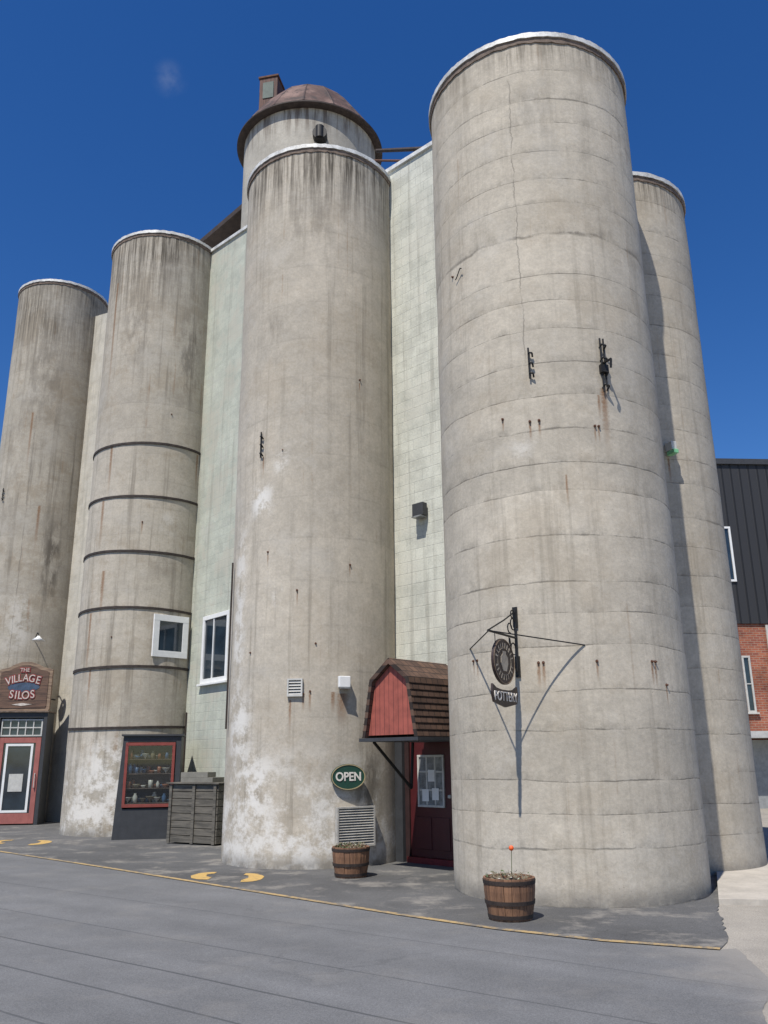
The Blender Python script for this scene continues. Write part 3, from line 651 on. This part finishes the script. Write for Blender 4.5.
tan=plain("sign_tan_paint",(.24,.17,.115),.6,0.,.15)
for yy in(-1,1):
    bm=bmesh.new(); ring_prism(bm,.292,.257,.007,.015*yy,.02*yy); mk("border",bm,tan,ov)
    bm=bmesh.new(); ring_prism(bm,.190,.157,.004,.015*yy,.0185*yy)
    rnd=random.Random(5)
    for i in range(22):
        if i in(0,11): continue
        t=2*math.pi*i/22
        c=Vector((.228*math.cos(t),0,.196*math.sin(t))); rr=Vector((math.cos(t),0,math.sin(t))); tt=Vector((-math.sin(t),0,math.cos(t)))
        hw=rnd.choice((.004,.008,.013)); hl=.020
        P=[c+rr*hl+tt*hw,c+rr*hl-tt*hw,c-rr*(hl+.022)-tt*.004,c-rr*(hl+.022)+tt*.004]
        prism(bm,[(p.x,p.z) for p in P],.015*yy,.019*yy)
    mk("carved_ring",bm,muted,ov)
    bm=bmesh.new(); prism(bm,[(-.05,-.11),(.05,-.11),(.10,-.02),(.095,.05),(.04,.09),(.05,.12),(-.05,.12),(-.04,.09),(-.095,.05),(-.10,-.02)],.015*yy,.02*yy)
    mk("emblem",bm,muted,ov)
bm=bmesh.new(); prism(bm,[(-.34,-.27),(-.24,-.31),(-.1,-.325),(.1,-.325),(.24,-.31),(.34,-.27),(.36,-.36),(.32,-.47),(.20,-.49),(0,-.52),(-.20,-.49),(-.32,-.47),(-.36,-.36)],-.012,.012); bn2=mk("banner",bm,plain("banner_dark_paint",(.045,.027,.022),.5),ov)
text("POTTERY",.15,cream,ov,(0,-.016,-.405),off=.0)
text("POTTERY",.15,cream,ov,(0,.016,-.405),off=.0,rot=(R(90),0,R(180)))
for sx in(-.2,.2):
    bm=bmesh.new(); rod(bm,(sx,0,.16),(sx,0,.32),.005); mk("hanger",bm,M['black'],ov)

# ------------------------------------------------------------------ barrel planters
oak=wood_mat("barrel_oak",(.27,.14,.075),(.12,.06,.034),'z')
soil=plain("potting_soil",(.05,.035,.025),.95,0.,.4,25,1.,.02)
leafm=[plain("dry_foliage",(.17,.14,.09),.8,0.,.3,20),plain("green_foliage",(.07,.10,.035),.7,0.,.3,20),plain("pale_blossom",(.5,.46,.40),.7,0.,.2,20)]
def barrel(loc,rz,label,seed,green):
    e=empty("barrel_planter",loc,rz,label,"planter","half barrel planters"); rnd=random.Random(seed); e.scale=(.92,.92,.95)
    bm=bmesh.new(); n=20
    for i in range(n):
        a0=2*math.pi*i/n+.008;a1=2*math.pi*(i+1)/n-.008; dr=rnd.uniform(-.003,.003)
        lv=[(.235,0),(.268,.16),(.285,.30),(.29,.43)]
        G=[]
        for(r,z) in lv:
            G.append([bm.verts.new(((r+dr)*math.cos(a),(r+dr)*math.sin(a),z)) for a in(a0,(a0+a1)/2,a1)]+[bm.verts.new(((r-.025)*math.cos(a),(r-.025)*math.sin(a),z)) for a in(a1,(a0+a1)/2,a0)])
        for A,B in zip(G,G[1:]):
            for j in range(6): bm.faces.new((A[j],A[(j+1)%6],B[(j+1)%6],B[j]))
        bm.faces.new(G[-1]); bm.faces.new(G[0][::-1])
    mk("staves",bm,oak,e)
    for z,r in((.05,.248),(.19,.277),(.39,.292)):
        bm=bmesh.new(); lathe(bm,[(r-.01,z-.02),(r+.002,z-.02),(r+.007,z+.02),(r-.01,z+.02)],40); mk("hoop",bm,M['browndark'],e)
    bm=bmesh.new(); lathe(bm,[(.262,.375),(.18,.395),(.08,.41),(0,.405)],24,jit=.01); mk("soil",bm,soil,e,smooth=True)
    for mi,cnt in((0,140),(1,green),(2,22)):
        bm=bmesh.new()
        for i in range(cnt):
            a=rnd.uniform(0,6.283);r=.25*math.sqrt(rnd.random());h=rnd.uniform(.39,.47); s=rnd.uniform(.010,.025)*(.6 if mi==2 else 1)
            c=Vector((r*math.cos(a),r*math.sin(a),h)); u=Vector((rnd.uniform(-1,1),rnd.uniform(-1,1),rnd.uniform(-.3,1))).normalized(); w=u.orthogonal().normalized()
            bm.faces.new([bm.verts.new(c+q) for q in(u*s*1.5,w*s*.5,-u*s,-w*s*.5)])
        mk("foliage" if mi<2 else "blossom",bm,leafm[mi],e,norm=False)
    return e
barrel((-.52,12.80,0),.3,"wooden half barrel planter below the OPEN sign",1,90)
b2=barrel((1.26,9.46,0),.9,"wooden half barrel planter with a thin orange marker stake",2,40)
bm=bmesh.new(); rod(bm,(.03,-.02,.38),(.035,-.03,.70),.004); st=mk("marker_stake",bm,plain("thin_green_stem",(.10,.12,.05),.6),b2)
bm=bmesh.new(); lathe(bm,[(0,-.03),(.022,-.02),(.03,0),(.022,.02),(0,.03)],14); mk("marker_ball",bm,plain("orange_plastic",(.85,.12,.02),.4,0.,.05),st,(.035,-.03,.72),smooth=True)

# ------------------------------------------------------------------ ground
bm=bmesh.new(); sheet(bm,[(-400,-400),(400,-400),(400,400),(-400,400)],0); 
k=NT("pale_gravel",.95); o=k.obj(); a=k.noise(o,1.,7,.65); b=k.noise(o,60.,3,.7); v=k.vor(o,90.)
k.color(k.mul(k.mix(k.mr(a,.35,.65),(.39,.355,.30),(.30,.275,.235)),k.m('MULTIPLY',k.mr(b,.3,.7,.84,1.14),k.mr(v,.1,.6,1.1,.88)))); k.bump(k.m('ADD',b,v),.5,.006)
tag(mk("ground",bm,k.mat),kind="structure",label="pale gravel and sandy ground around the buildings")
line=[(-24,33.2),(-14,23.3),(-7.21,16.77),(-4.60,14.33),(-2.52,12.32),(-1.02,10.87),(.13,9.76),(1.07,8.93),(1.92,8.36),(2.84,7.96)]
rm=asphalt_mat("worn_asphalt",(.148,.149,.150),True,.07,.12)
jp=[(2.98,8.0),(2.90,7.3),(2.74,6.7),(2.42,6.15),(2.25,5.5),(2.2,4.5),(2.6,2.)]
jag=[]
for a,b in zip(jp,jp[1:]):
    for i in range(14):
        t=i/14; jag.append((a[0]+(b[0]-a[0])*t+.04*mnoise.noise(Vector((a[1]+(b[1]-a[1])*t,0,0))*2.1)+.02*mnoise.noise(Vector((a[1]+(b[1]-a[1])*t,5,0))*9),a[1]+(b[1]-a[1])*t))
jag+=[(2.6,2.),(9,-5),(20,-16),(8,-28),(-60,36)]
bm=bmesh.new(); sheet(bm,[(-44,53.)]+line+jag,.004); tag(mk("road",bm,rm),kind="structure",label="worn grey asphalt road with thin dark lines")
am=asphalt_mat("dark_asphalt_apron",(.098,.097,.095),False,.25,.55)
ed=[(3.02,8.25),(3.25,8.9),(3.45,9.6),(3.68,10.2)]; ee=[]
for a,b in zip(ed,ed[1:]):
    for i in range(6):
        t=i/6; ee.append((a[0]+(b[0]-a[0])*t+.05*mnoise.noise(Vector((i*1.3+a[0]*9,0,0))),a[1]+(b[1]-a[1])*t))
bm=bmesh.new(); sheet(bm,line+ee+[(3.68,10.2),(4.6,12.6),(3.0,13.5),(-1,17),(-6,22.5),(-12,27.),(-30,43)],.008); tag(mk("pavement",bm,am),kind="structure",label="dark patched asphalt apron along the silo bases")
cm_=plain("pale_concrete_slab",(.46,.42,.36),.9,0.,.15,3,.4,.006)
bm=bmesh.new(); A=[(3.69,10.22),(4.35,10.12),(4.75,10.9),(5.9,12.6),(6.6,13.9),(5.6,14.2),(4.6,12.7)]
lo=[bm.verts.new((p[0],p[1],0)) for p in A];hi=[bm.verts.new((p[0],p[1],.06)) for p in A]
for i in range(len(A)): bm.faces.new((lo[i],lo[(i+1)%len(A)],hi[(i+1)%len(A)],hi[i]))
bm.faces.new(hi); tag(mk("path",bm,cm_),kind="structure",label="pale concrete slab beside the rear silo")
ym=paint_mat("worn_yellow_paint",(.44,.31,.14),(.15,.14,.125),.53)
dense=[]
for a,b in zip(line,line[1:]):
    for i in range(6): dense.append((a[0]+(b[0]-a[0])*i/6,a[1]+(b[1]-a[1])*i/6))
dense.append(line[-1])
bm=bmesh.new(); strip(bm,dense,.085,.0125); tag(mk("road_edge_marking",bm,ym),kind="structure",label="thin worn yellow painted line along the road edge")
ym2=paint_mat("yellow_symbol_paint",(.54,.35,.11),(.12,.11,.095),.59)
def symbol(cx,cy,ux,uy,vx,vy,sd_):
    bm=bmesh.new(); rnd=random.Random(sd_)
    def T(p): return (cx+p[0]*ux+p[1]*vx,cy+p[0]*uy+p[1]*vy)
    def arc(x0,y0,rx,ry,a0,a1,w0,w1,z):
        pts=[];ws=[]
        for i in range(15):
            q=i/14.; t=R(a0+(a1-a0)*q); pts.append(T((x0+rx*math.cos(t),y0+ry*math.sin(t)))); ws.append((w0+(w1-w0)*q)*(1+rnd.uniform(-.1,.1)))
        strip(bm,pts,ws,z)
    # two separate thick, worn strokes, the second a little lower
    arc(-.27,.10,.20,.22,80,275,.17,.26,.0125)
    arc(.27,-.08,.19,.26,-95,95,.26,.17,.0125)
    tag(mk("painted_symbol",bm,ym2),kind="structure",label="worn yellow curved strokes painted on the apron")
symbol(-2.28,12.92,.90,.02,-.12,1.35,3); symbol(-7.6,18.6,1.15,.1,-.3,1.6,4)

# ------------------------------------------------------------------ brick building on the far side
ra=empty("brick_building",(16.5,28,0),R(4),"red brick building with dark ribbed metal upper storey","building")
bm=bmesh.new(); box(bm,-7,7,0,10,0,5.75); mk("wall",bm,brick_mat(),ra)
k=NT("dark_ribbed_metal",.6,.2); x,y,z=k.sep(k.obj()); fx=k.m('FRACT',k.m('DIVIDE',x,.32)); rb=k.mr(k.m('ABSOLUTE',k.m('SUBTRACT',fx,.5)),.36,.44)
k.color(k.mix(rb,(.036,.036,.038),(.016,.016,.017))); k.bump(rb,.6,.03)
bm=bmesh.new(); box(bm,-7.05,7.05,-.06,10,5.753,11.3); up_=mk("upper_wall",bm,k.mat,ra)
bm=bmesh.new(); box(bm,-7.1,7.1,-.14,10,11.303,11.5); mk("roof",bm,M['darkgrey'],ra)
window(up_,(-4.93,-.062,8.1),0,.32,1.9,.07,fm=M['white'])
for x_ in(-4.78,-1.2,1.6): window(ra,(x_,-.002,3.8),0,.28,1.8,.06,trans=(0,),fm=M['offwhite'],sill=True)
bm=bmesh.new(); box(bm,-6.2,-.6,-.10,-.003,.0,2.05); mk("garage_door",bm,plain("grey_door_panel",(.30,.31,.31),.6,0.,.2),ra)
bm=bmesh.new(); prism(bm,[(-6.4,2.1),(-.4,2.1),(-.4,2.3),(-6.4,2.3)],-1.0,-.003); mk("door_canopy",bm,plain("pale_canopy",(.5,.5,.48),.6),ra)
bm=bmesh.new(); rod(bm,(-3.95,-.08,2.3),(-3.95,-.08,5.7),.05); mk("downpipe",bm,M['offwhite'],ra)

# ------------------------------------------------------------------ camera, sun, sky
f=840.;th=math.atan(840/2862.);s=0.0101
F=Vector((0,math.cos(th),math.sin(th)));U0=Vector((0,-math.sin(th),math.cos(th)));R0=Vector((1,0,0))
rt=(R0-s*U0).normalized();upv=(s*R0+U0).normalized()
cam=bpy.data.cameras.new("camera");co=bpy.data.objects.new("camera",cam);COL.objects.link(co)
co.matrix_world=Matrix((( rt.x,upv.x,-F.x,0),(rt.y,upv.y,-F.y,0),(rt.z,upv.z,-F.z,1.6),(0,0,0,1)))
cam.sensor_fit='VERTICAL';cam.sensor_height=24.;cam.lens=24.*f/1024.;cam.clip_end=2000.;cam.clip_start=.05
sc.camera=co
el,hd=R(59),R(26)
sd=Vector((math.sin(hd)*math.cos(el),math.cos(hd)*math.cos(el),-math.sin(el)))
sl=bpy.data.lights.new("sun","SUN");sl.energy=5.;sl.angle=R(.53);sl.color=(1.,.953,.875)
so=bpy.data.objects.new("sun",sl);COL.objects.link(so);so.rotation_euler=sd.to_track_quat('-Z','Y').to_euler();so.location=(-10,-10,30)
w=bpy.data.worlds.new("World");sc.world=w;w.use_nodes=True;t=w.node_tree
bg=t.nodes["Background"];sk=t.nodes.new("ShaderNodeTexSky");sk.sky_type='NISHITA';sk.sun_disc=False
sk.sun_elevation=el;sk.sun_rotation=R(206);sk.air_density=1.;sk.dust_density=.25;sk.ozone_density=4.;sk.altitude=300
hs_=t.nodes.new("ShaderNodeHueSaturation");hs_.inputs["Hue"].default_value=.511;hs_.inputs["Saturation"].default_value=1.30;hs_.inputs["Value"].default_value=1.2
t.links.new(sk.outputs[0],hs_.inputs["Color"])
tc=t.nodes.new("ShaderNodeTexCoord");vd=t.nodes.new("ShaderNodeVectorMath");vd.operation='DISTANCE'
wd=Vector((-.2165,.705,.675)).normalized(); vd.inputs[1].default_value=wd
nm=t.nodes.new("ShaderNodeVectorMath");nm.operation='NORMALIZE';t.links.new(tc.outputs["Generated"],nm.inputs[0]);t.links.new(nm.outputs[0],vd.inputs[0])
mr_=t.nodes.new("ShaderNodeMapRange");mr_.interpolation_type='SMOOTHSTEP';mr_.inputs[1].default_value=.022;mr_.inputs[2].default_value=.0;t.links.new(vd.outputs["Value"],mr_.inputs[0])
nz=t.nodes.new("ShaderNodeTexNoise");nz.inputs["Scale"].default_value=40;nz.inputs["Detail"].default_value=6;t.links.new(nm.outputs[0],nz.inputs["Vector"])
m2=t.nodes.new("ShaderNodeMapRange");m2.inputs[1].default_value=.40;m2.inputs[2].default_value=.8;t.links.new(nz.outputs[0],m2.inputs[0])
mm=t.nodes.new("ShaderNodeMath");mm.operation='MULTIPLY';t.links.new(mr_.outputs[0],mm.inputs[0]);t.links.new(m2.outputs[0],mm.inputs[1])
m3=t.nodes.new("ShaderNodeMath");m3.operation='MULTIPLY';m3.inputs[1].default_value=.22;t.links.new(mm.outputs[0],m3.inputs[0])
mx=t.nodes.new("ShaderNodeMix");mx.data_type='RGBA';t.links.new(m3.outputs[0],mx.inputs[0]);t.links.new(hs_.outputs[0],mx.inputs[6]);mx.inputs[7].default_value=(6.,6.5,7.,1)
t.links.new(mx.outputs[2],bg.inputs[0]);bg.inputs[1].default_value=.10
sc.view_settings.view_transform='Standard';sc.view_settings.look='None';sc.view_settings.exposure=0;sc.view_settings.gamma=1
